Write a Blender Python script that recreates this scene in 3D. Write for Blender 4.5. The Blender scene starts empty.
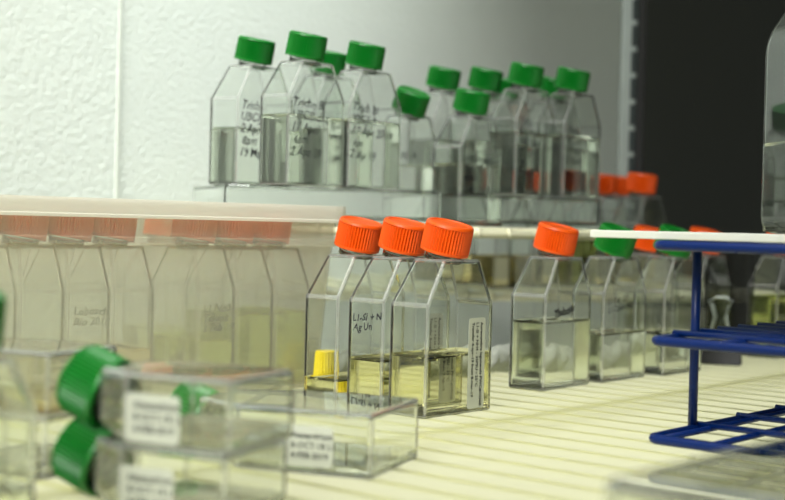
import bpy, bmesh, math, random
from mathutils import Vector, Matrix
random.seed(7)
PI = math.pi
MM = 0.001
scn = bpy.context.scene
COL = scn.collection

# ------------------------------------------------------------------ camera
F_PX = 1340.0
EYE = 92.5                       # mm above the shelf liner
PITCH, ROLL = 0.0194, 0.025
fw = Vector((0, math.cos(PITCH), -math.sin(PITCH)))
up0 = Vector((0, math.sin(PITCH), math.cos(PITCH)))
r0 = Vector((1, 0, 0))
cr, sr = math.cos(ROLL), math.sin(ROLL)
RIGHT = r0 * cr + up0 * sr
UP = up0 * cr - r0 * sr
cam_d = bpy.data.cameras.new('camera')
cam = bpy.data.objects.new('camera', cam_d)
COL.objects.link(cam)
m = Matrix((RIGHT, UP, -fw)).transposed().to_4x4()
m.translation = Vector((0, 0, EYE * MM))
cam.matrix_world = m
cam_d.sensor_width = 36.0
cam_d.lens = F_PX / 785 * 36
cam_d.clip_start = 0.01
cam_d.clip_end = 50
cam_d.dof.use_dof = True
cam_d.dof.focus_distance = 0.665
cam_d.dof.aperture_fstop = 8.6
scn.camera = cam


def ray(px, py):
    return fw + RIGHT * ((px - 392.5) / F_PX) - UP * ((py - 250) / F_PX)


def at(px, py, z=0.0):
    """ground point (mm) at height z seen in direction (px,py)"""
    d = ray(px, py)
    t = (z - EYE) / d.z
    return Vector((d.x * t, d.y * t, z))


def atd(px, depth, z=0.0, py=None):
    """point (mm) at depth (mm) and height z in column px"""
    x = 0.0
    for _ in range(4):
        yy = (z - EYE)
        # solve x so that projected column is px
        P = Vector((x, depth, yy))
        k = P.dot(fw)
        want = (px - 392.5) / F_PX * k
        x += want - P.dot(RIGHT)
    return Vector((x, depth, z))


# ------------------------------------------------------------------ materials
def new_mat(name):
    mt = bpy.data.materials.new(name)
    mt.use_nodes = True
    nt = mt.node_tree
    for n in list(nt.nodes):
        nt.nodes.remove(n)
    out = nt.nodes.new('ShaderNodeOutputMaterial')
    return mt, nt, out


def principled(name, col, rough=0.5, bump=0.0, bscale=400.0, metal=0.0, spec=0.5, var=0.0, vscale=60.0, sss=0.0):
    mt, nt, out = new_mat(name)
    b = nt.nodes.new('ShaderNodeBsdfPrincipled')
    b.inputs['Base Color'].default_value = (*col, 1)
    b.inputs['Roughness'].default_value = rough
    b.inputs['Metallic'].default_value = metal
    b.inputs['Specular IOR Level'].default_value = spec
    nt.links.new(b.outputs[0], out.inputs[0])
    tc = nt.nodes.new('ShaderNodeTexCoord')
    if bump > 0:
        nz = nt.nodes.new('ShaderNodeTexNoise')
        nz.inputs['Scale'].default_value = bscale
        nz.inputs['Detail'].default_value = 4
        bp = nt.nodes.new('ShaderNodeBump')
        bp.inputs['Strength'].default_value = bump
        bp.inputs['Distance'].default_value = 0.002
        nt.links.new(tc.outputs['Object'], nz.inputs['Vector'])
        nt.links.new(nz.outputs['Fac'], bp.inputs['Height'])
        nt.links.new(bp.outputs[0], b.inputs['Normal'])
    if var > 0:
        nz = nt.nodes.new('ShaderNodeTexNoise')
        nz.inputs['Scale'].default_value = vscale
        nz.inputs['Detail'].default_value = 5
        mx = nt.nodes.new('ShaderNodeMix')
        mx.data_type = 'RGBA'
        mx.inputs['A'].default_value = (*[c * (1 - var) for c in col], 1)
        mx.inputs['B'].default_value = (*[min(1, c * (1 + var)) for c in col], 1)
        nt.links.new(tc.outputs['Object'], nz.inputs['Vector'])
        nt.links.new(nz.outputs['Fac'], mx.inputs['Factor'])
        nt.links.new(mx.outputs['Result'], b.inputs['Base Color'])
    return mt


def glass(name, col, ior, rough=0.0):
    mt, nt, out = new_mat(name)
    g = nt.nodes.new('ShaderNodeBsdfGlass')
    g.inputs['Color'].default_value = (*col, 1)
    g.inputs['IOR'].default_value = ior
    g.inputs['Roughness'].default_value = rough
    nt.links.new(g.outputs[0], out.inputs[0])
    return mt


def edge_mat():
    # moulded rounded edges: white mixed in to stand for light piped through them
    mt, nt, out = new_mat('piped_light_edge')
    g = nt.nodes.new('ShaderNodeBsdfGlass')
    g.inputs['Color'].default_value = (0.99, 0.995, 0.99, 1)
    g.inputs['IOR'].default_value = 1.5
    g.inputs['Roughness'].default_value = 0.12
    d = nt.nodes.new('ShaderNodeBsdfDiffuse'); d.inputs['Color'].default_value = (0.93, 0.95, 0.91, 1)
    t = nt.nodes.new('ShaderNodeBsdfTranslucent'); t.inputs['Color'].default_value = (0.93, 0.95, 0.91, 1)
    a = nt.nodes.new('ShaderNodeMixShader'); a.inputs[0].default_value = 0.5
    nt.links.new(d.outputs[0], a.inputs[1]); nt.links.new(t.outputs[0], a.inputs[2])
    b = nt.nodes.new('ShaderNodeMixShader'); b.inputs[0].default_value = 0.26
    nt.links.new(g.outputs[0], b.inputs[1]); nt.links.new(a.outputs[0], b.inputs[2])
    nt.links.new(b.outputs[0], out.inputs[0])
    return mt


def milky(name, col, trans=0.8, gloss=0.06):
    mt, nt, out = new_mat(name)
    t = nt.nodes.new('ShaderNodeBsdfTransparent')
    t.inputs['Color'].default_value = (0.97, 0.96, 0.93, 1)
    d = nt.nodes.new('ShaderNodeBsdfDiffuse')
    d.inputs['Color'].default_value = (*col, 1)
    tl = nt.nodes.new('ShaderNodeBsdfTranslucent')
    tl.inputs['Color'].default_value = (*col, 1)
    gl = nt.nodes.new('ShaderNodeBsdfGlossy')
    gl.inputs['Roughness'].default_value = 0.15
    a = nt.nodes.new('ShaderNodeMixShader'); a.inputs[0].default_value = 0.5
    nt.links.new(d.outputs[0], a.inputs[1]); nt.links.new(tl.outputs[0], a.inputs[2])
    b = nt.nodes.new('ShaderNodeMixShader'); b.inputs[0].default_value = trans
    nt.links.new(a.outputs[0], b.inputs[1]); nt.links.new(t.outputs[0], b.inputs[2])
    c = nt.nodes.new('ShaderNodeMixShader'); c.inputs[0].default_value = gloss
    nt.links.new(b.outputs[0], c.inputs[1]); nt.links.new(gl.outputs[0], c.inputs[2])
    nt.links.new(c.outputs[0], out.inputs[0])
    return mt


def liner_mat():
    mt, nt, out = new_mat('translucent_liner')
    d = nt.nodes.new('ShaderNodeBsdfDiffuse')
    d.inputs['Color'].default_value = (0.70, 0.69, 0.52, 1)
    tl = nt.nodes.new('ShaderNodeBsdfTranslucent')
    tl.inputs['Color'].default_value = (0.85, 0.86, 0.63, 1)
    a = nt.nodes.new('ShaderNodeMixShader'); a.inputs[0].default_value = 0.9
    nt.links.new(d.outputs[0], a.inputs[1]); nt.links.new(tl.outputs[0], a.inputs[2])
    nt.links.new(a.outputs[0], out.inputs[0])
    return mt


M = dict(
    clear=glass('clear_polystyrene', (0.985, 0.992, 0.985), 1.5),
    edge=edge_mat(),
    water=glass('clear_medium', (0.985, 0.99, 0.97), 1.33),
    yellow_liquid=glass('pale_yellow_medium', (0.992, 0.978, 0.87), 1.33),
    green_liquid=glass('yellow_green_algae_medium', (0.95, 0.965, 0.72), 1.33),
    amber_liquid=glass('pale_amber_medium', (0.98, 0.93, 0.80), 1.33),
    olive_liquid=glass('olive_algae_medium', (0.70, 0.71, 0.40), 1.33),
    green_cap=principled('green_cap_plastic', (0.002, 0.17, 0.014), 0.34, spec=0.4),
    orange_cap=principled('orange_cap_plastic', (0.75, 0.088, 0.003), 0.38, spec=0.4),
    paper=principled('label_paper', (0.52, 0.54, 0.46), 0.7),
    ink=principled('black_ink', (0.012, 0.014, 0.02), 0.6),
    wall=principled('textured_white_wall', (0.80, 0.86, 0.80), 0.55, bump=0.55, bscale=260, var=0.03, vscale=40),
    trim=principled('cream_joint_strip', (0.81, 0.86, 0.77), 0.5),
    cream=principled('cream_coated_wire', (0.80, 0.78, 0.56), 0.4),
    steel=principled('galvanised_steel', (0.38, 0.42, 0.40), 0.4, metal=0.8, var=0.1, vscale=90),
    black=principled('black_rubber', (0.006, 0.006, 0.006), 0.6),
    slot=principled('dark_slot', (0.02, 0.03, 0.03), 0.7),
    blue=principled('blue_coated_wire', (0.0003, 0.014, 0.105), 0.28, spec=0.3),
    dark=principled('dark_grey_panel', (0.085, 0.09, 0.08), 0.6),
    board=principled('white_plastic_board', (0.62, 0.63, 0.57), 0.45, bump=0.1, bscale=500),
    mesh=principled('black_woven_mesh', (0.010, 0.011, 0.009), 0.8),
    cloth=principled('grey_crumpled_cloth', (0.34, 0.36, 0.31), 0.8, bump=0.8, bscale=180, var=0.25, vscale=120),
    yellow=principled('yellow_plastic', (0.85, 0.66, 0.01), 0.4),
    milky=milky('milky_polypropylene', (0.97, 0.96, 0.80), 0.73),
    lid=milky('frosted_lid_plastic', (0.97, 0.96, 0.88), 0.22),
    liner=liner_mat(),
)


# ------------------------------------------------------------------ mesh helpers (all lengths in mm, stored in m)
def obj(name, bm, mat, parent=None, smooth=False):
    me = bpy.data.meshes.new(name)
    bm.to_mesh(me); bm.free()
    me.transform(Matrix.Scale(MM, 4))
    if mat: me.materials.append(mat)
    if smooth:
        for p in me.polygons: p.use_smooth = True
    o = bpy.data.objects.new(name, me)
    COL.objects.link(o)
    if parent: o.parent = parent
    return o


def link(name, me, parent=None):
    o = bpy.data.objects.new(name, me)
    COL.objects.link(o)
    if parent: o.parent = parent
    return o


def mesh_of(bm, name, mat, smooth=False):
    me = bpy.data.meshes.new(name)
    bm.to_mesh(me); bm.free()
    me.transform(Matrix.Scale(MM, 4))
    me.materials.append(mat)
    if smooth:
        for p in me.polygons: p.use_smooth = True
    return me


def tag(o, label, cat, group=None, kind=None):
    o['label'] = label; o['category'] = cat
    if group: o['group'] = group
    if kind: o['kind'] = kind
    return o


def empty(name, mtx=None):
    o = bpy.data.objects.new(name, None)
    COL.objects.link(o)
    o.empty_display_size = 0.01
    if mtx is not None: o.matrix_world = mtx
    return o


def prism(bm, prof, y0, y1, bev=0.0, seg=3, flip=False, edge=-1, outline=False):
    """convex profile [(x,z)] extruded along y, all edges rounded"""
    a = bmesh.new()
    f0 = [a.verts.new((x, y0, z)) for x, z in prof]
    f1 = [a.verts.new((x, y1, z)) for x, z in prof]
    n = len(prof)
    a.faces.new(f0); a.faces.new(list(reversed(f1)))
    for i in range(n):
        a.faces.new((f0[i], f1[i], f1[(i + 1) % n], f0[(i + 1) % n]))
    bmesh.ops.recalc_face_normals(a, faces=a.faces[:])
    if bev > 0:
        bmesh.ops.bevel(a, geom=[e for e in a.edges if not outline or abs(e.verts[0].co.y - e.verts[1].co.y) < 1e-4], offset=bev, segments=seg, profile=0.5, affect='EDGES', clamp_overlap=True, material=edge)
        bmesh.ops.recalc_face_normals(a, faces=a.faces[:])
    if flip:
        bmesh.ops.reverse_faces(a, faces=a.faces[:])
    merge(bm, a)


def merge(bm, a):
    vm = {}
    for v in a.verts: vm[v] = bm.verts.new(v.co)
    for f in a.faces:
        nf = bm.faces.new([vm[v] for v in f.verts])
        nf.smooth = f.smooth
        nf.material_index = f.material_index
    a.free()


def inset(prof, t):
    """offset a convex CCW polygon inwards by t"""
    n = len(prof)
    area = sum(prof[i][0] * prof[(i + 1) % n][1] - prof[(i + 1) % n][0] * prof[i][1] for i in range(n))
    s = 1 if area > 0 else -1
    lines = []
    for i in range(n):
        x0, z0 = prof[i]; x1, z1 = prof[(i + 1) % n]
        dx, dz = x1 - x0, z1 - z0
        L = math.hypot(dx, dz)
        nx, nz = -dz / L * s, dx / L * s
        lines.append((x0 + nx * t, z0 + nz * t, dx, dz))
    out = []
    for i in range(n):
        a = lines[i - 1]; b = lines[i]
        det = a[2] * b[3] - a[3] * b[2]
        u = ((b[0] - a[0]) * b[3] - (b[1] - a[1]) * b[2]) / det
        out.append((a[0] + a[2] * u, a[1] + a[3] * u))
    return out


def clip_z(prof, zmax):
    out = []
    n = len(prof)
    for i in range(n):
        a, b = prof[i], prof[(i + 1) % n]
        if a[1] <= zmax: out.append(a)
        if (a[1] - zmax) * (b[1] - zmax) < 0:
            u = (zmax - a[1]) / (b[1] - a[1])
            out.append((a[0] + (b[0] - a[0]) * u, zmax))
    return out


def rounded(prof, r, seg=5):
    """round the corners of a convex polygon"""
    out = []
    n = len(prof)
    for i in range(n):
        p0, p, p1 = Vector(prof[i - 1]), Vector(prof[i]), Vector(prof[(i + 1) % n])
        d0, d1 = (p0 - p).normalized(), (p1 - p).normalized()
        k = min(r, (p0 - p).length * .45, (p1 - p).length * .45)
        a, b = p + d0 * k, p + d1 * k
        for j in range(seg + 1):
            t = j / seg
            q = a * (1 - t) ** 2 + p * 2 * t * (1 - t) + b * t * t
            out.append((q.x, q.y))
    return out


def box(bm, x0, x1, y0, y1, z0, z1, bev=0.0, seg=2):
    prism(bm, [(x0, z0), (x1, z0), (x1, z1), (x0, z1)], y0, y1, bev, seg)


def lathe(bm, prof, n=48, rib=None, close=True):
    """prof [(r,z,ribbed)]; rib = depth of ribs"""
    rings = []
    for p in prof:
        r, z = p[0], p[1]
        rb = p[2] if len(p) > 2 else 0
        ring = []
        for i in range(n):
            rr = r - (rb if i % 2 else 0)
            a = 2 * PI * i / n
            ring.append(bm.verts.new((rr * math.cos(a), rr * math.sin(a), z)))
        rings.append(ring)
    for k in range(len(rings) - 1):
        for i in range(n):
            j = (i + 1) % n
            bm.faces.new((rings[k][i], rings[k][j], rings[k + 1][j], rings[k + 1][i]))
    if close:
        bm.faces.new(list(reversed(rings[0]))); bm.faces.new(rings[-1])
    return rings


def tube(bm, pts, r, n=10, closed=False):
    pts = [Vector(p) for p in pts]
    N = len(pts)
    rings = []
    ref = Vector((0, 0, 1))
    for i, p in enumerate(pts):
        if closed:
            t = (pts[(i + 1) % N] - pts[i - 1]).normalized()
        else:
            t = (pts[min(i + 1, N - 1)] - pts[max(i - 1, 0)]).normalized()
        rf = ref if abs(t.dot(ref)) < 0.95 else Vector((1, 0, 0))
        a = t.cross(rf).normalized(); b = t.cross(a).normalized()
        rings.append([bm.verts.new(p + a * (r * math.cos(2 * PI * k / n)) + b * (r * math.sin(2 * PI * k / n))) for k in range(n)])
    K = N if closed else N - 1
    for i in range(K):
        A, B = rings[i], rings[(i + 1) % N]
        for k in range(n):
            bm.faces.new((A[k], A[(k + 1) % n], B[(k + 1) % n], B[k]))
    if not closed:
        bm.faces.new(list(reversed(rings[0]))); bm.faces.new(rings[-1])
    bmesh.ops.recalc_face_normals(bm, faces=bm.faces[:])


def rod(bm, a, b, r, n=10):
    tube(bm, [a, b], r, n)


# ------------------------------------------------------------------ lettering
_text = {}


def text_mesh(s, size, bold=0.0, shear=0.0, wobble=0.0, seed=0, spacing=1.0):
    cu = bpy.data.curves.new('lettering', 'FONT')
    cu.body = s
    cu.size = size
    cu.offset = bold
    cu.shear = shear
    cu.space_line = spacing
    cu.resolution_u = 2
    o = bpy.data.objects.new('lettering', cu)
    COL.objects.link(o)
    bpy.context.view_layer.update()
    me = bpy.data.meshes.new_from_object(o)
    bpy.data.objects.remove(o)
    bpy.data.curves.remove(cu)
    if wobble:
        rnd = random.Random(seed)
        a, b, c = rnd.uniform(0, 6), rnd.uniform(0, 6), rnd.uniform(0, 6)
        for v in me.vertices:
            x, y = v.co.x, v.co.y
            v.co.y = y + wobble * math.sin(x * 3.1 / size + a) * size * .35 + wobble * .4 * size * math.sin(x * 7.3 / size + y * 4 / size + b)
            v.co.x = x + wobble * size * .45 * math.sin(y * 3.3 / size + x * 1.7 / size + c)
    return me


def put_text(name, parent, mtx, s, size, bold=0.0, shear=0.0, wobble=0.0, seed=0, spacing=1.0, mat=None):
    me = text_mesh(s, size, bold, shear, wobble, seed, spacing)
    me.transform(Matrix.Scale(MM, 4) @ mtx)
    me.materials.clear(); me.materials.append(mat or M['ink'])
    for p in me.polygons: p.material_index = 0
    return link(name, me, parent)


def face_m(x, z, y, rot=0.0):
    """text plane -> the flask's wide face (-y side), lower-left at x,z; rot turns it in that plane"""
    return Matrix.Translation((x, y, z)) @ Matrix(((1, 0, 0, 0), (0, 0, -1, 0), (0, 1, 0, 0), (0, 0, 0, 1))) @ Matrix.Rotation(rot, 4, 'Z')


def side_m(x, z, y, rot=0.0):
    """text plane -> the flask's narrow face (-x side), reading towards -y"""
    return Matrix.Translation((x, y, z)) @ Matrix(((0, 0, -1, 0), (-1, 0, 0, 0), (0, 1, 0, 0), (0, 0, 0, 1))) @ Matrix.Rotation(rot, 4, 'Z')


# ------------------------------------------------------------------ flasks
class Kind:
    def __init__(s, W, T, Hs, Hr, Wt, wall, r=None, cap_r=12.2, cap_h=14.9, gap=3.4):
        s.W, s.T, s.Hs, s.Hr, s.Wt, s.wall = W, T, Hs, Hr, Wt, wall
        s.H = Hs + Hr
        s.prof = [(-W / 2, 0), (W / 2, 0), (W / 2, Hs), (Wt / 2, Hs + Hr), (-Wt / 2, Hs + Hr), (-W / 2, Hs)]
        s.inner = inset(s.prof, wall)
        s.r, s.cap_r, s.cap_h, s.gap = r, cap_r, cap_h, gap
        s.body = None
        s.caps, s.necks = {}, {}

    def body_mesh(s):
        if s.body is None:
            bm = bmesh.new()
            p, q = s.prof, s.inner
            if s.r:
                p, q = rounded(p, s.r), rounded(q, s.r - s.wall)
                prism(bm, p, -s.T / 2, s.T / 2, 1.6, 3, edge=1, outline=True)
                prism(bm, q, -s.T / 2 + s.wall, s.T / 2 - s.wall, 0.6, 2, flip=True, outline=True)
            else:
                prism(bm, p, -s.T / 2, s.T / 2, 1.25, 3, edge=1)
                prism(bm, q, -s.T / 2 + s.wall, s.T / 2 - s.wall, 1.0, 2, flip=True)
            s.taper(bm)
            s.body = mesh_of(bm, 'body', M['clear'])
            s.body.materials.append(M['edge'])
        return s.body

    def taper(s, bm):
        # the back wide face leans forward above the shoulder
        bmesh.ops.bisect_plane(bm, geom=bm.verts[:] + bm.edges[:] + bm.faces[:], plane_co=(0, 0, s.Hs), plane_no=(0, 0, 1), dist=.001)
        for v in bm.verts:
            if v.co.z > s.Hs and not s.r:
                k = (v.co.z - s.Hs) / s.Hr
                v.co.y -= 4.5 * k * max(0, (v.co.y + s.T / 2) / s.T)

    def axis(s, tilt):
        # neck frame: z along the neck, leaning towards -y
        return Matrix.Translation((0, 0 if s.r else .8, s.H - s.wall * .5)) @ Matrix.Rotation(tilt, 4, 'X')

    def neck_mesh(s, tilt):
        if tilt not in s.necks:
            bm = bmesh.new()
            R = s.cap_r * .74
            L = s.gap + s.cap_h - 4
            prof = [(R, 0.0), (R, s.gap + .5)]
            z = s.gap + .5
            while z < L - 2:                                # screw thread
                prof += [(R, z), (R + .8, z + .6), (R + .8, z + 1.2), (R, z + 1.8)]; z += 3.2
            prof += [(R, L)]
            inn = [(R - 1.3, L), (R - 1.3, 0.0)]
            rings = lathe(bm, prof + inn, 40, close=False)
            n = 40
            for i in range(n):
                j = (i + 1) % n
                bm.faces.new((rings[-1][i], rings[-1][j], rings[0][j], rings[0][i]))
            bmesh.ops.recalc_face_normals(bm, faces=bm.faces[:])
            bm.transform(s.axis(tilt))
            s.necks[tilt] = mesh_of(bm, 'neck', M['clear'], smooth=True)
        return s.necks[tilt]

    def cap_mesh(s, tilt, mat):
        k = (tilt, mat)
        if k not in s.caps:
            bm = bmesh.new()
            R, h = s.cap_r, s.cap_h
            prof = [(R - 1.6, .0), (R - .1, .0), (R, .4), (R, 1.4), (R, 1.6, .8), (R - .15, h - 1.9, .8),
                    (R - .15, h - 1.5), (R - .5, h - .5), (R - 1.2, h), (R - 2.6, h), (R - 3.0, h - .5)]
            top = lathe(bm, prof, 96, close=False)
            bm.faces.new(top[-1])
            innr = [(R - 1.6, .0), (R - 1.6, h - 1.8)]
            r2 = lathe(bm, innr, 96, close=False)
            bm.faces.new(r2[-1])
            bmesh.ops.remove_doubles(bm, verts=bm.verts[:], dist=.01)
            bmesh.ops.recalc_face_normals(bm, faces=bm.faces[:])
            bm.transform(s.axis(tilt) @ Matrix.Translation((0, 0, s.gap + s.wall * .5)))
            s.caps[k] = mesh_of(bm, 'cap', M[mat])
        return s.caps[k]

    def upright_liquid(s, level, mat):
        bm = bmesh.new()
        q = inset(s.prof, s.wall - .25)
        y0, y1 = -s.T / 2 + s.wall - .25, s.T / 2 - s.wall + .25
        prism(bm, clip_z(q, level), y0, y1)
        bm.normal_update()
        top = [f for f in bm.faces if f.normal.z > .9]
        r = bmesh.ops.inset_region(bm, faces=top, thickness=.7, depth=0)
        for v in top[0].verts: v.co.z -= .9
        r = bmesh.ops.inset_region(bm, faces=top, thickness=1.6, depth=0)
        for v in top[0].verts: v.co.z -= .7
        return mesh_of(bm, 'liquid', M[mat])

    def lying_liquid(s, depth, mat):
        bm = bmesh.new()
        q = inset(s.prof, s.wall - .25)
        y1 = s.T / 2 - s.wall + .25
        prism(bm, clip_z(q, s.Hs), y1 - depth, y1, .7, 2)
        return mesh_of(bm, 'liquid', M[mat])


MEDIUM = Kind(52, 24, 54, 22, 28, 1.3)
SMALL = Kind(39, 22.4, 38, 15, 24, 1.3)
LARGE = Kind(82, 36, 101, 34, 36, 1.5, r=9, cap_r=15, cap_h=19)


def flask(kind, cap, mtx, label, group=None, tilt=12, liquid=None, lying=False, name='culture_flask'):
    t = empty(name, mtx)
    tag(t, label, 'flask', group)
    link('body', kind.body_mesh(), t)
    tl = math.radians(tilt)
    link('neck', kind.neck_mesh(tl), t)
    c = link('cap', kind.cap_mesh(tl, cap), t)
    if liquid:
        me = kind.lying_liquid(*liquid) if lying else kind.upright_liquid(*liquid)
        link('liquid', me, t)
    return t


def stand(kind, corner, theta):
    """near bottom corner of the flask at `corner`; wide face runs right-back, theta degrees off the view axis"""
    th = math.radians(theta)
    w = Vector((math.sin(th), math.cos(th), 0)); n = Vector((-math.cos(th), math.sin(th), 0))
    c = Vector(corner) + w * kind.W / 2 + n * kind.T / 2
    mt = Matrix((w, n, Vector((0, 0, 1)))).transposed().to_4x4()
    mt.translation = c * MM
    return mt


def lie(kind, corner, psi):
    """lying flask; `corner` is the near corner of its bottom end; long axis runs left-back, psi degrees off the view axis"""
    ps = math.radians(psi)
    d = Vector((-math.sin(ps), math.cos(ps), 0)); x = Vector((0, 0, -1)).cross(d)   # local x
    e = Vector((math.cos(ps), math.sin(ps), 0))
    c = Vector(corner) + e * kind.W / 2 + Vector((0, 0, kind.T / 2))
    mt = Matrix((x, Vector((0, 0, -1)), d)).transposed().to_4x4()
    mt.translation = c * MM
    return mt


def paper(parent, mtx, w, h, r=2.0, name='paper_label'):
    """thin rounded paper label in the text plane of mtx"""
    bm = bmesh.new()
    pr = rounded([(0, 0), (w, 0), (w, h), (0, h)], r, 4)
    f0 = [bm.verts.new((x, y, 0)) for x, y in pr]
    f1 = [bm.verts.new((x, y, .12)) for x, y in pr]
    bm.faces.new(list(reversed(f0))); bm.faces.new(f1)
    for i in range(len(pr)):
        j = (i + 1) % len(pr)
        bm.faces.new((f0[i], f0[j], f1[j], f1[i]))
    bm.transform(mtx)
    return obj(name, bm, M['paper'], parent)


def write_face(t, kind, lines, x, z, size, rot=0.0, seed=1, bold=.055):
    return put_text('handwriting', t, face_m(x, z, -kind.T / 2 - .12, rot), lines, size, bold=bold * size / 5, shear=.25, wobble=.12, seed=seed, spacing=.95)


def write_side(t, kind, lines, y, z, size, rot=0.0, seed=1):
    return put_text('handwriting', t, side_m(-kind.W / 2 - .12, z, y, rot), lines, size, bold=.1, shear=.25, wobble=.12, seed=seed, spacing=.95)


# ---- three orange-capped flasks in front
G = 'orange-capped flasks in a row on the lit shelf'
f3 = flask(MEDIUM, 'orange_cap', stand(MEDIUM, at(425, 419.5), 41), 'orange-capped flask of yellow liquid with a clear white printed label, frontmost of three', G, 14, (30, 'yellow_liquid'))
f2 = flask(MEDIUM, 'orange_cap', stand(MEDIUM, at(381, 410.5), 41), 'orange-capped flask between two others, handwriting on its narrow side', G, 14, (25, 'yellow_liquid'))
f1 = flask(MEDIUM, 'orange_cap', stand(MEDIUM, at(335.5, 403), 41), 'orange-capped flask with a shallow yellow layer, beside the frosted box', G, 14, (12, 'yellow_liquid'))


def printed(t, kind, lines, last):
    x0, z0 = kind.W / 2 - 6.5, kind.Hs - 7
    mt = face_m(x0, z0, -kind.T / 2 - .1, -PI / 2)
    # text plane: +x runs down the face, +y runs to the right
    lab = paper(t, mt @ Matrix.Translation((0, -13.5, 0)), 45, 13.5)
    put_text('printing', lab, mt @ Matrix.Translation((2.2, -4.0, .2)), lines, 2.75, bold=.07, spacing=1.25)


printed(f3, MEDIUM, 'Aureoumbra lagunensis PWC#1036B\nL1-Si + NH4 - 35PSU - 25\u00b0C\nTransfer 4-apr-19 from 8-mar-19', '')
printed(f2, MEDIUM, 'Aureoumbra lagunensis PWC#1036B\nL1-Si + NH4 - 35PSU - 25\u00b0C\nTransfer 8-mar-19 from 7-feb-19', '')
write_side(f2, MEDIUM, 'L1-Si + N\nAg Un', 8.5, 43, 5, seed=3, rot=.1)

# ---- flask alone, and two green ones behind the rack
f4 = flask(MEDIUM, 'orange_cap', stand(MEDIUM, at(543.5, 391.8), 38), 'orange-capped flask of clear liquid standing alone in the middle of the shelf', None, 14, (39.5, 'water'))
write_face(f4, MEDIUM, 'Thalassio', -17, 41, 6.2, .15, 5, bold=.2)
GG = 'green-capped flasks standing by the blue rack'
g1 = flask(MEDIUM, 'green_cap', stand(MEDIUM, at(602, 383.4), 40), 'green-capped flask right of the lone orange one, cap partly behind the white board end', GG, 22, (30, 'water'))
write_face(g1, MEDIUM, 'L1 Ter 129\nL1 Culan. N2', -22, 47, 5.4, .1, 6)
g2 = flask(MEDIUM, 'green_cap', stand(MEDIUM, at(663, 376.5), 40), 'green-capped flask directly behind the blue rack post', GG, 22, (27.5, 'water'))
write_face(g2, MEDIUM, 'L1 Tenor\nBCA', -22, 46, 5.4, .1, 7)
GB = 'orange-capped flasks at the back of the shelf'
flask(MEDIUM, 'orange_cap', stand(MEDIUM, atd(640, 935), 40), 'orange-capped flask behind the first green one, only its cap showing above the board', GB, 14, (20, 'water'))
flask(MEDIUM, 'orange_cap', stand(MEDIUM, atd(697, 950), 40), 'orange-capped flask showing its cap over the board, beside the blue post', GB, 14, (20, 'water'))
flask(MEDIUM, 'orange_cap', stand(MEDIUM, atd(776, 985), 40), 'orange-capped flask of yellow green liquid far behind the blue rack', GB, 14, (46, 'green_liquid'))

# ---- upper left group on a clear tray
TRAY = 22.3
ZS = 92.0                                    # top of the rear shelf
ZT = ZS + TRAY
GU = 'green-capped flasks on the left clear tray'
u1 = flask(MEDIUM, 'green_cap', stand(MEDIUM, atd(236, 828, ZT), 36), 'green-capped flask leftmost on the clear tray, five lines of handwriting', GU, 13, (36, 'water'))
u2 = flask(MEDIUM, 'green_cap', stand(MEDIUM, atd(287, 800, ZT), 38), 'green-capped flask in the middle of the clear tray, its cap the highest', GU, 13, (43, 'water'))
u3 = flask(MEDIUM, 'green_cap', stand(MEDIUM, atd(348, 840, ZT), 39), 'green-capped flask third on the clear tray, writing in dark ink, beside the short flask', GU, 13, (44, 'water'))
flask(MEDIUM, 'green_cap', stand(MEDIUM, atd(311, 882, ZT), 38), 'green-capped flask hidden behind the middle ones on the tray', GU, 13, (40, 'water'))
u5 = flask(SMALL, 'green_cap', stand(SMALL, atd(397, 905, ZT), 44), 'short green-capped flask with strongly tilted cap at the end of the tray', GU, 24, (19, 'water'))
write_face(u1, MEDIUM, 'Tricho\nUBCIJ\n2 April\n 8am\n19 March', -23, 48, 7.8, -.04, 11)
write_face(u2, MEDIUM, 'Tricho BI\nUBCII-dec\n17 April\n 6am\n2 Apr 19', -23, 48, 7.8, -.04, 12)
write_face(u3, MEDIUM, 'Trich BI\nYBCJ-R\n17 Apr 2019\n 6m\n2 Ap 19', -24, 49, 7.8, -.04, 13)
write_face(u5, SMALL, 'BS - R', -17, 23, 6.0, 0, 14)

# ---- upper right group
GR = 'green-capped flasks on the right clear tray'
r1 = flask(MEDIUM, 'green_cap', stand(MEDIUM, atd(459, 902, ZS), 38), 'green-capped flask standing lower than the others, directly on the rear shelf rail', GR, 13, (43, 'water'))
write_face(r1, MEDIUM, 'Lithamnion\nTak 17\nHBI-R\n2 March19', -22, 45, 7.4, -.04, 21)
flask(MEDIUM, 'green_cap', stand(MEDIUM, atd(431, 962, ZT), 38), 'green-capped flask leftmost on the right tray, behind the lower standing one', GR, 13, (40, 'water'))
flask(MEDIUM, 'green_cap', stand(MEDIUM, atd(474, 962, ZT), 38), 'green-capped flask directly behind the lower standing flask', GR, 13, (40, 'water'))
flask(MEDIUM, 'green_cap', stand(MEDIUM, atd(494, 1022, ZT), 38), 'green-capped flask at the back of the right tray, cap half hidden', GR, 13, (40, 'water'))
r5 = flask(MEDIUM, 'green_cap', stand(MEDIUM, atd(515, 928, ZT), 38), 'green-capped flask with dense handwriting, front of the right tray', GR, 13, (45, 'water'))
write_face(r5, MEDIUM, 'Trich\nUmurad\nYBCI-dec\n17 Apr\n 2n\nSpare', -23, 50, 7.4, -.04, 22)
flask(MEDIUM, 'green_cap', stand(MEDIUM, atd(544, 1015, ZT), 38), 'green-capped flask on the right tray, only a bit of cap visible between two', GR, 13, (40, 'water'))
r7 = flask(MEDIUM, 'green_cap', stand(MEDIUM, atd(563, 950, ZT), 38), 'green-capped flask rightmost on the right tray', GR, 13, (45, 'water'))
write_face(r7, MEDIUM, 'Trich\nIBCI-R\n17 Apr\n2 April', -23, 46, 7.4, -.04, 23)

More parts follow.
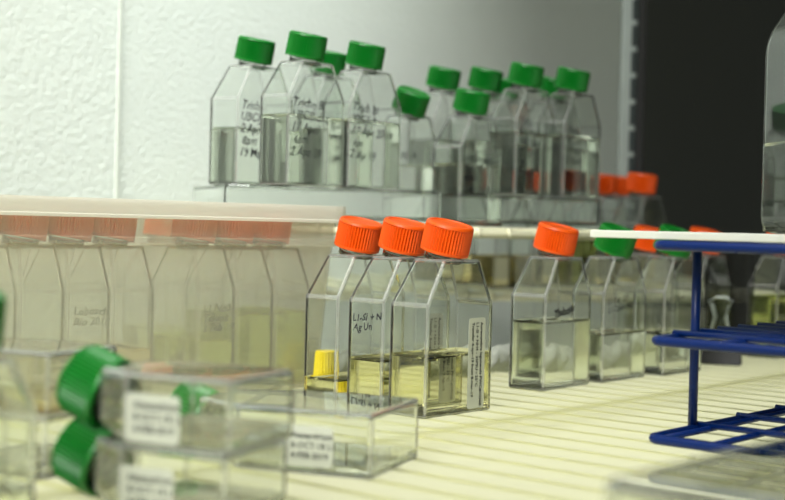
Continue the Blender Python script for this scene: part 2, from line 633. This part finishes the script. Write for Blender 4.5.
# ---- orange caps on the lower rear shelf
GO = 'orange-capped flasks on the lower rear shelf'
ZL = 44.0
for px, dep, lab in (
        (438, 1030, 'orange-capped flask on the lower rear shelf, leftmost, seen through green-capped flasks'),
        (495, 1045, 'orange-capped flask on the lower rear shelf, second from left, seen through green-capped flasks'),
        (533, 1040, 'orange-capped flask on the lower rear shelf, middle one, seen through green-capped flasks'),
        (570, 1070, 'orange-capped flask on the lower rear shelf, behind the rightmost green-capped flask'),
        (596, 1090, 'orange-capped flask just right of the green-capped group, first of three orange caps'),
        (612, 1125, 'orange-capped flask pushed farther back between two orange caps by the upright'),
        (636, 1060, 'orange-capped flask nearest the dark wall, rightmost and largest of three orange caps')):
    flask(MEDIUM, 'orange_cap', stand(MEDIUM, atd(px, dep, ZL), 38), lab, GO, 8, (40, 'olive_liquid') if 550 < px < 590 else (26, 'amber_liquid'))

# ---- lying flasks in the foreground
GS = 'small green-capped flasks lying flat in front'


def side_label(t, kind, lines, u, w=17, h=15, v=4):
    # the long narrow side facing the camera is local +x or -x
    mt = Matrix.Translation((-kind.W / 2 - .1, 0, 0)) @ Matrix(((0, 0, -1, 0), (0, -1, 0, 0), (-1, 0, 0, 0), (0, 0, 0, 1)))
    lab = paper(t, mt @ Matrix.Translation((-u - w, v - kind.T / 2, 0)), w, h, 2)
    put_text('printing', lab, mt @ Matrix.Translation((-u - w + 3.2, v - kind.T / 2 + h - 4.6, .2)), lines, 3.2, bold=.06, spacing=1.15)


c0 = at(229, 531)
l2 = flask(SMALL, 'green_cap', lie(SMALL, (c0.x - 1.5, c0.y + 1, 0), 66), 'lower lying flask of the nearest green-capped pair', GS, 20, (4, 'water'), lying=True)
l1 = flask(SMALL, 'green_cap', lie(SMALL, (c0.x, c0.y, SMALL.T + .1), 66), 'upper lying flask of the nearest pair, cream label facing out', GS, 20, (4, 'water'), lying=True)
l3 = flask(MEDIUM, 'green_cap', lie(MEDIUM, at(371, 481), 70), 'single lying flask with white label in front of the orange-capped row', GS, 20, (3, 'water'), lying=True)
c1 = at(44, 481)
l5 = flask(SMALL, 'green_cap', lie(SMALL, (c1.x, c1.y, 0), 64), 'lower lying flask of the pair by the left edge', GS, 20, (4, 'water'), lying=True)
l4 = flask(SMALL, 'green_cap', lie(SMALL, (c1.x + .8, c1.y - .5, SMALL.T + .1), 64), 'upper lying flask of the pair in front of the frosted box, left edge', GS, 20, (4, 'amber_liquid'), lying=True)
for t, s, kd, u, v in ((l1, 'Alexandrium\n8-OCT-18 L1\n4-FEB-2019', SMALL, 18, 1.2), (l2, 'Alexandrium\n8-OCT-18 L1\n4-FEB-2019', SMALL, 18, 1.2), (l3, 'Alexandrium\n8-OCT-18 L1\n4-FEB-2019', MEDIUM, 15, 3)):
    side_label(t, kd, s, u, 20, 15, v)
n1 = flask(SMALL, 'green_cap', stand(SMALL, atd(-105, 352), 52), 'green-capped flask standing upright and blurred at the left edge', None, 13, (16, 'water'))
n2 = flask(LARGE, 'green_cap', lie(LARGE, (46, 300, 0), -41), 'blurred clear flask lying in the near lower right corner', None, 18, (4, 'water'), lying=True)

# ---- frosted box with its flasks
A = math.radians(40)
ed = Vector((math.cos(A), math.sin(A), 0)); bd = Vector((-math.sin(A), math.cos(A), 0))
b0 = atd(111, 672)
GBX = 'orange-capped flasks inside the frosted box'


def boxed(i, back, label, liq, txt=None):
    p = b0 + ed * 24.8 * i + bd * back
    c = p + bd * MEDIUM.W / 2 + ed * MEDIUM.T / 2
    mt = Matrix((bd, -ed, Vector((0, 0, 1)))).transposed().to_4x4()
    mt.translation = (c + Vector((0, 0, 1.8))) * MM
    t = flask(MEDIUM, 'orange_cap', mt, label, GBX, 9, liq)
    if txt:
        write_side(t, MEDIUM, txt, 9, 42, 5.5, seed=40 + i)
    return t


boxed(-3, 0, 'orange-capped flask inside the frosted box, cut by the left picture edge', (24, 'amber_liquid'))
boxed(-2, 0, 'orange-capped flask second from the left inside the frosted box', (22, 'amber_liquid'))
boxed(-1, 0, 'orange-capped flask with writing, left of the one before the gap in the frosted box', (22, 'amber_liquid'), 'Lobosch\nBio 2018')
boxed(0, 0, 'orange-capped flask just left of the gap inside the frosted box, amber liquid', (24, 'amber_liquid'))
boxed(3, 74, 'orange-capped flask behind the frosted box, seen through its gap', (26, 'green_liquid'))
boxed(2, 0, 'orange-capped flask just right of the gap inside the frosted box, faint writing', (27, 'green_liquid'), 'L1 No3\nTeknak\n2 Feb 19')
boxed(3, 0, 'orange-capped flask with deeper yellow green liquid, second from the right in the frosted box', (40, 'green_liquid'))
boxed(4, 0, 'orange-capped flask at the right end inside the frosted box', (41, 'green_liquid'))


def tapered(bm, x0, x1, y0, y1, rings, wall):
    """open tub: rings [(offset, z)] outward offset per height; hollow"""
    def ring(off, z, r):
        pr = rounded([(x0 - off, y0 - off), (x1 + off, y0 - off), (x1 + off, y1 + off), (x0 - off, y1 + off)], r, 4)
        return [bm.verts.new((x, y, z)) for x, y in pr]
    outer = [ring(o, z, 12) for o, z in rings]
    inner = [ring(o - wall, z if k else z + wall, 11) for k, (o, z) in enumerate(rings)]
    for L in (outer, inner):
        for a, b in zip(L[:-1], L[1:]):
            n = len(a)
            for i in range(n):
                bm.faces.new((a[i], a[(i + 1) % n], b[(i + 1) % n], b[i]))
        bm.faces.new(L[0])
    a, b = outer[-1], inner[-1]
    n = len(a)
    for i in range(n):
        bm.faces.new((a[i], a[(i + 1) % n], b[(i + 1) % n], b[i]))
    bmesh.ops.recalc_face_normals(bm, faces=bm.faces[:])


tub = empty('storage_box')
tag(tub, 'frosted plastic storage box with lid, full of orange-capped flasks', 'box')
mt = Matrix((ed, bd, Vector((0, 0, 1)))).transposed().to_4x4()
mt.translation = b0 * MM
tub.matrix_world = mt
X0, X1, Y0, Y1 = -110, 136, -7, 60
bm = bmesh.new()
tapered(bm, X0, X1, Y0, Y1, [(-4, .3), (0, 70), (1, 79), (3.5, 79.5), (3.5, 82.5), (1.8, 83), (2.2, 95)], 1.2)
obj('tub', bm, M['milky'], tub)
bm = bmesh.new()
tapered(bm, X0, X1, Y0, Y1, [(6.0, 0), (6.0, 7.5), (6.6, 8.0), (6.6, 9.4)], 1.5)
bm.transform(Matrix.Translation((0, 0, 101.6)) @ Matrix.Diagonal((1, 1, -1, 1)))
bmesh.ops.recalc_face_normals(bm, faces=bm.faces[:])
obj('lid', bm, M['lid'], tub)

# ---- rear wire shelves and trays
RD = math.radians(72)
rd = Vector((math.sin(RD), math.cos(RD), 0)); rb = Vector((-math.cos(RD), math.sin(RD), 0))
fr = Matrix((rd, rb, Vector((0, 0, 1)))).transposed().to_4x4()


def rear_shelf(origin, x0, x1, depth, ztop, label, sp=21.5, r=1.7):
    s = empty('wire_shelf')
    tag(s, label, 'shelf', 'cream wire shelves at the back')
    mt = fr.copy(); mt.translation = Vector((origin[0], origin[1], 0)) * MM
    s.matrix_world = mt
    bm = bmesh.new()
    rod(bm, (x0, 0, ztop - 4.6), (x1, 0, ztop - 4.6), 2.6, 12)
    obj('front_rail', bm, M['cream'], s, True)
    bm = bmesh.new()
    rod(bm, (x0, depth, ztop - 4.6), (x1, depth, ztop - 4.6), 2.6, 12)
    obj('back_rail', bm, M['cream'], s, True)
    bm = bmesh.new()
    x = x0 + 6
    while x < x1:
        tube(bm, [(x, -2.6, ztop - 7), (x, -3.6, ztop - 4.5), (x, -2.6, ztop - 2.2), (x, 0, ztop - r), (x, depth + 2, ztop - r)], r, 8)
        x += sp
    o = obj('wire_grid', bm, M['cream'], s, True)
    return s


rear_shelf((45, 862), -168, 105, 260, ZS, 'cream wire shelf at eye level carrying the green-capped flasks')
rear_shelf((30, 985), -130, 330, 230, ZL, 'lower cream wire shelf behind the orange-capped flasks')


def tray(p0, p1, depth, z, label):
    a, b = Vector(p0), Vector(p1)
    d = (b - a); L = d.length; d.normalize()
    n = Vector((-d.y, d.x, 0))
    t = empty('clear_tray')
    tag(t, label, 'tray', 'clear plastic trays on the rear shelf')
    mt = Matrix((d, n, Vector((0, 0, 1)))).transposed().to_4x4(); mt.translation = Vector((a.x, a.y, z)) * MM
    t.matrix_world = mt
    bm = bmesh.new()
    box(bm, 0, L, 0, depth, 3, TRAY - .05, 1.6, 3)
    a2 = bmesh.new()
    prism(a2, [(1.5, 4.5), (L - 1.5, 4.5), (L - 1.5, TRAY - 1.6), (1.5, TRAY - 1.6)], 1.5, depth - 1.5, .8, 2, flip=True)
    merge(bm, a2)
    obj('shell', bm, M['clear'], t)
    bm = bmesh.new()
    box(bm, -3, L + 3, -3, depth + 3, 0, 2.9, .8, 2)
    obj('rim', bm, M['clear'], t)
    return t


tray(atd(224, 812, ZS), atd(441, 860, ZS), 96, ZS + .05, 'long clear plastic tray under the left green-capped flasks')
tray(atd(424, 925, ZS), atd(600, 955, ZS), 130, ZS + .05, 'clear plastic tray under the right green-capped flasks')

# ---- front shelf: translucent liner on a wire shelf lit from below
CA = math.radians(40.5)
cd = Vector((math.sin(CA), math.cos(CA), 0)); wd = Vector((-math.cos(CA), math.sin(CA), 0))
E0 = at(480, 366.5); E1 = at(785, 351)
edv = (E1 - E0).normalized()


def to_edge(p, d):
    """distance from p along d to the back edge line"""
    nrm = Vector((-edv.y, edv.x, 0))
    return (E0 - p).dot(nrm) / d.dot(nrm)


shelf = empty('lit_shelf')
tag(shelf, 'cream translucent shelf with fine dark wire lines, lit from below', 'shelf')
bm = bmesh.new()
ref = at(430, 432.3)                       # a point over the nearest thick rod
p = E0
q = [E0 - edv * 700, E0 + edv * 700]
fwd = Vector((edv.y, -edv.x, 0))
vs = [bm.verts.new(v) for v in (q[0], q[1], q[1] + fwd * 1150, q[0] + fwd * 1150)]
bm.faces.new(vs)
obj('translucent_liner', bm, M['liner'], shelf)
bm = bmesh.new()
SP = 22.2
k0 = at(440, 440.3)
for i in range(-42, 46):
    base = k0 + cd * SP * i
    L1 = to_edge(base, wd) - 3
    a = base + wd * L1
    b = base - wd * 700
    rod(bm, (a.x, a.y, -1.9), (b.x, b.y, -1.9), 1.85, 8)
obj('wire_grid', bm, M['cream'], shelf, True)
bm = bmesh.new()
c = [q[0] + Vector((0, 0, -3)), q[1] + Vector((0, 0, -3)), q[1] + Vector((0, 0, -360)), q[0] + Vector((0, 0, -360))]
f0 = [bm.verts.new(v + fwd * 2) for v in c]; f1 = [bm.verts.new(v) for v in c]
bm.faces.new(f0); bm.faces.new(list(reversed(f1)))
for i in range(4):
    bm.faces.new((f0[i], f1[i], f1[(i + 1) % 4], f0[(i + 1) % 4]))
obj('added_light_blocker', bm, M['board'], shelf)  # unseen panel added to keep under-shelf light off the wall
for j in (-2, -1, 0, 1):
    for off, zz, rr in ((0, -7.4, 3.2), (-17, -22, 4.0)):  # the deeper rod is added to cast a broad soft shadow band
        a = ref + wd * (j * 150.0 + off)
        s1 = to_edge(a, cd)
        lo, hi = (-900, min(900, s1 - 6)) if s1 > 0 else (max(-900, s1 + 6), 900)
        bm = bmesh.new()
        rod(bm, a + cd * lo + Vector((0, 0, zz)), a + cd * hi + Vector((0, 0, zz)), rr, 10)
        obj('cross_rod', bm, M['cream'], shelf, True)

# ---- blue rack
K = at(650, 437.5, 3)
rack = empty('wire_rack')
tag(rack, 'blue coated wire rack with three tiers at the right edge', 'rack')
mt = Matrix((-wd, cd, Vector((0, 0, 1)))).transposed().to_4x4()      # x: right-front, y: right-back
mt.translation = Vector((K.x, K.y, 0)) * MM
rack.matrix_world = mt
RX, RY = 112.0, 222.0
for z, gx, gy, dz in ((2.6, (6, 29, 51, 74, 96), 43.0, (.6, 2.0)), (45.0, (32, 73), 21.2, (.8, 2.2)), (86.2, (38, 76), 21.2, (-.8, .7))):
    bm = bmesh.new()
    pts = rounded([(0, 0), (RX, 0), (RX, RY), (0, RY)], 5, 4)
    tube(bm, [(x, y, z) for x, y in pts], 2.25, 12, closed=True)
    ring = obj('tier_frame', bm, M['blue'], rack, True)
    bm = bmesh.new()
    for x in gx:
        rod(bm, (x, -1.5, z + dz[0]), (x, RY + 1.5, z + dz[0]), 1.5, 8)
    y = gy
    while y < RY - 8:
        rod(bm, (-1.5, y, z + dz[1]), (RX + 1.5, y, z + dz[1]), 1.5, 8); y += gy
    obj('wire_grid', bm, M['blue'], ring, True)
for x, y in ((-1, 40), (RX + 1, 40), (-1, RY - 40), (RX + 1, RY - 40)):
    bm = bmesh.new()
    rod(bm, (x, y, 2.0), (x, y, 86.2), 2.1, 12)
    obj('post', bm, M['blue'], rack, True)

board = empty('white_board')
tag(board, 'thin white plastic board laid on top of the blue rack', 'board')
board.matrix_world = mt
bm = bmesh.new()
box(bm, -39, RX + 10, 9, 130, 88.7, 92.15, .5, 2)
obj('slab', bm, M['board'], board)

t75 = atd(781, 668, 92.2)
wdir = math.radians(84)
flask(LARGE, 'board', stand(LARGE, (t75.x + 4, t75.y - 4, 92.2), 80), 'tall clear flask standing on the white board, cut by the right picture edge', None, 10, (47, 'water'))

# ---- binder clip and mesh
cp = atd(719, 938)
clip = empty('binder_clip', Matrix.Translation(cp * MM) @ Matrix.Rotation(math.radians(-20), 4, 'Z'))
tag(clip, 'black binder clip with silver wire handles behind the blue rack', 'clip')
bm = bmesh.new()
prism(bm, [(-15, 0), (15, 0), (15, 1), (-15, 1)], -6, 6, .3, 1)
for s in (-1, 1):
    a = bmesh.new()
    prism(a, [(-15, 0), (15, 0), (15, 10), (-15, 10)], -.5, .5, .2, 1)
    a.transform(Matrix.Translation((0, s * 6, 0.3)) @ Matrix.Rotation(math.radians(26 * s), 4, 'X'))
    merge(bm, a)
obj('jaw', bm, M['black'], clip)
for s in (-1, 1):
    bm = bmesh.new()
    tube(bm, [(10, s * 1.6, 9.5), (6.5, s * 2, 22), (3.5, s * 4, 33), (5.5, s * 5, 41), (8, s * 5.2, 44), (3, s * 5.4, 47), (-3, s * 5.4, 47), (-8, s * 5.2, 44), (-5.5, s * 5, 41), (-3.5, s * 4, 33), (-6.5, s * 2, 22), (-10, s * 1.6, 9.5)], .95, 8)
    obj('wire_handle', bm, M['steel'], clip, True)

ms = empty('mesh_screen')
p = atd(727, 1000)
ms.matrix_world = Matrix.Translation(p * MM) @ Matrix.Rotation(math.radians(12), 4, 'Z')
tag(ms, 'black woven mesh screen standing behind the binder clip', 'screen')
bm = bmesh.new()
for i in range(25):
    x = -20 + i * 40 / 24
    rod(bm, (x, 0, 1.5), (x, .6 * math.sin(i), 86), .62, 5)
for i in range(52):
    z = 2 + i * 84 / 51
    rod(bm, (-20, .8, z), (20, .8, z), .62, 5)
obj('woven_mesh', bm, M['mesh'], ms)
bm = bmesh.new()
tube(bm, [(-20, 0, 1.4), (20, 0, 1.4), (20, 0, 87), (-20, 0, 87)], 1.4, 8, closed=True)
obj('border', bm, M['black'], ms)

# ---- crumpled cloth roll, yellow block
def crumple(bm, L, r):
    n, kk = 90, 26
    rings = []
    for i in range(n + 1):
        t = i / n
        x = (t - .5) * L
        ring = []
        for k in range(kk):
            a = 2 * PI * k / kk
            rr = r * (1 + .16 * math.sin(x * .21 + 2 * a) + .12 * math.sin(x * .55 + 3.3 * a) + random.uniform(-.09, .09))
            if t < .03 or t > .97: rr *= .7
            ring.append(bm.verts.new((x, rr * math.cos(a), max(0.3, r * .92 + rr * math.sin(a)))))
        rings.append(ring)
    for A_, B_ in zip(rings[:-1], rings[1:]):
        for k in range(kk):
            bm.faces.new((A_[k], A_[(k + 1) % kk], B_[(k + 1) % kk], B_[k]))
    bm.faces.new(rings[0]); bm.faces.new(rings[-1])
    bmesh.ops.recalc_face_normals(bm, faces=bm.faces[:])


bm = bmesh.new()
crumple(bm, 260, 8.5)
roll = obj('cloth_roll', bm, M['cloth'], None, True)
tag(roll, 'crumpled grey cloth roll along the back edge of the lit shelf', 'cloth')
cpt = at(500, 372)
mt = Matrix((edv, Vector((-edv.y, edv.x, 0)), Vector((0, 0, 1)))).transposed().to_4x4()
mt.translation = (cpt + edv * -20) * MM
roll.matrix_world = mt

yb = empty('yellow_cap')
p = atd(325, 737)
yb.matrix_world = Matrix.Translation(p * MM)
tag(yb, 'small yellow screw cap standing behind the first orange-capped flask', 'cap')
bm = bmesh.new()
lathe(bm, [(7, 0), (7.3, .4), (7.3, 1), (7.3, 1.2, .4), (5.9, 21, .4), (5.9, 21.4), (5.3, 22)], 48)
obj('ribbed_shell', bm, M['yellow'], yb)

# ---- walls
W0 = atd(119.0, 955, 190); W0.z = 0
wall_t = Vector((cd.x, cd.y, 0)); wall_n = Vector((cd.y, -cd.x, 0))
fm = Matrix((wall_t, -wall_n, Vector((0, 0, 1)))).transposed().to_4x4()
fm.translation = Vector((W0.x, W0.y, 0)) * MM


def struct(name, bm, mat, mtx):
    o = obj(name, bm, mat)
    o.matrix_world = mtx
    o['kind'] = 'structure'
    tag(o, STRUCT_LABELS[name], name.split('_')[0])
    return o


STRUCT_LABELS = {
    'wall_back': 'textured white back wall fading into shade towards the right',
    'wall_left': 'textured white wall panel left of the vertical joint',
    'trim_1': 'pale vertical joint strip between the wall panels',
    'wall_right': 'dark wall panel right of the steel upright',
}
bm = bmesh.new(); box(bm, 0, 700, 0, 30, -400, 800)
struct('wall_back', bm, M['wall'], fm)
bm = bmesh.new(); box(bm, -900, -1, -2, 30, -400, 800, 1, 1)
struct('wall_left', bm, M['wall'], fm)
bm = bmesh.new(); box(bm, -3.5, 0, -2.6, 0, -400, 800, .8, 2)
struct('trim_1', bm, M['trim'], fm)

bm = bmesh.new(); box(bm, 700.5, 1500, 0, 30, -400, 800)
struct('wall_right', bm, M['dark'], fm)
# ---- steel upright
uq = atd(624, 1215)
upr = empty('steel_upright')
upr.matrix_world = Matrix.Translation(Vector((uq.x, uq.y, -.2 / MM)) * MM) @ Matrix.Rotation(math.radians(-4), 4, 'Z')
tag(upr, 'slotted steel shelf upright with a black strip on its right side', 'upright')
bm = bmesh.new()
box(bm, -9.5, 5, 0, 14, 0, 800, 1.5, 2)
post = obj('channel', bm, M['steel'], upr)
bm = bmesh.new()
for i in range(33):
    z = 6 + i * 23.8
    box(bm, -.6, 4.6, -.25, .5, z, z + 19.5)
obj('slots', bm, M['slot'], post)
bm = bmesh.new()
box(bm, 5.2, 12.5, -1, 16, 0, 800, .8, 2)
obj('black_strip', bm, M['black'], upr)

# ------------------------------------------------------------------ lights
def area(name, loc, target, sx, sy, power, col):
    l = bpy.data.lights.new(name, 'AREA')
    l.shape = 'RECTANGLE'; l.size = sx; l.size_y = sy
    l.energy = power; l.color = col
    o = bpy.data.objects.new(name, l)
    COL.objects.link(o)
    o.location = loc
    d = Vector(target) - Vector(loc)
    o.rotation_euler = d.to_track_quat('-Z', 'Y').to_euler()
    return o


def area_dir(name, loc, xdir, aim, sx, sy, power, col, spread=180):
    o = area(name, loc, Vector(loc) + Vector(aim), sx, sy, power, col)
    z = -Vector(aim).normalized(); x = Vector(xdir); x = (x - z * x.dot(z)).normalized(); y = z.cross(x)
    mt = Matrix((x, y, z)).transposed().to_4x4(); mt.translation = Vector(loc)
    o.matrix_world = mt
    o.data.spread = math.radians(spread)
    return o


wl = (W0 + wall_t * 80 + wall_n * 235) * MM
area_dir('wall_tube_lamp', (wl.x, wl.y, .66), wall_t, (-wall_n.x * .23, -wall_n.y * .23, -.47), .46, .06, .50, (0.96, 1.0, 0.95), 64)
area('overhead_tube_lamp', (-.10, .55, .50), (-.06, .72, 0), .6, .35, .55, (1.0, 1.0, 0.93)).data.spread = math.radians(90)
area('added_front_fill', (-.55, -.35, .95), (-.14, .60, .05), .7, .7, 2.6, (1.0, 1.0, 0.95)).data.spread = math.radians(52)  # fill light added behind the camera to brighten front faces
area('under_shelf_tube_lamp', (.0, .60, -.32), (.0, .60, 0), 1.1, .8, 2.8, (1.0, 0.99, 0.88))

w = bpy.data.worlds.new('room_dark'); scn.world = w
w.use_nodes = True
nt = w.node_tree
bg = nt.nodes['Background']
tc = nt.nodes.new('ShaderNodeTexCoord')
dt = nt.nodes.new('ShaderNodeVectorMath'); dt.operation = 'DOT_PRODUCT'
dt.inputs[1].default_value = (-0.80, -0.55, 0.15)
mr = nt.nodes.new('ShaderNodeMapRange')
mr.inputs['From Min'].default_value = -0.35
mr.inputs['From Max'].default_value = 0.9
mr.inputs['To Min'].default_value = 0.015
mr.inputs['To Max'].default_value = 0.52
nt.links.new(tc.outputs['Generated'], dt.inputs[0])
nt.links.new(dt.outputs['Value'], mr.inputs['Value'])
nt.links.new(mr.outputs['Result'], bg.inputs['Strength'])
bg.inputs[0].default_value = (0.95, 1.0, 0.92, 1)

# ------------------------------------------------------------------ render look
scn.view_settings.view_transform = 'Standard'
scn.view_settings.look = 'None'
scn.view_settings.exposure = 0.2
scn.view_settings.gamma = 1.0
scn.view_settings.use_curve_mapping = False
cy = scn.cycles
cy.max_bounces = 28
cy.transmission_bounces = 28
cy.transparent_max_bounces = 32
cy.glossy_bounces = 10
cy.diffuse_bounces = 4
cy.caustics_refractive = True
cy.caustics_reflective = False
cy.blur_glossy = 0.5
cy.sample_clamp_indirect = 6.0
cy.use_denoising = True
try:
    cy.denoiser = 'OPENIMAGEDENOISE'
except Exception:
    pass
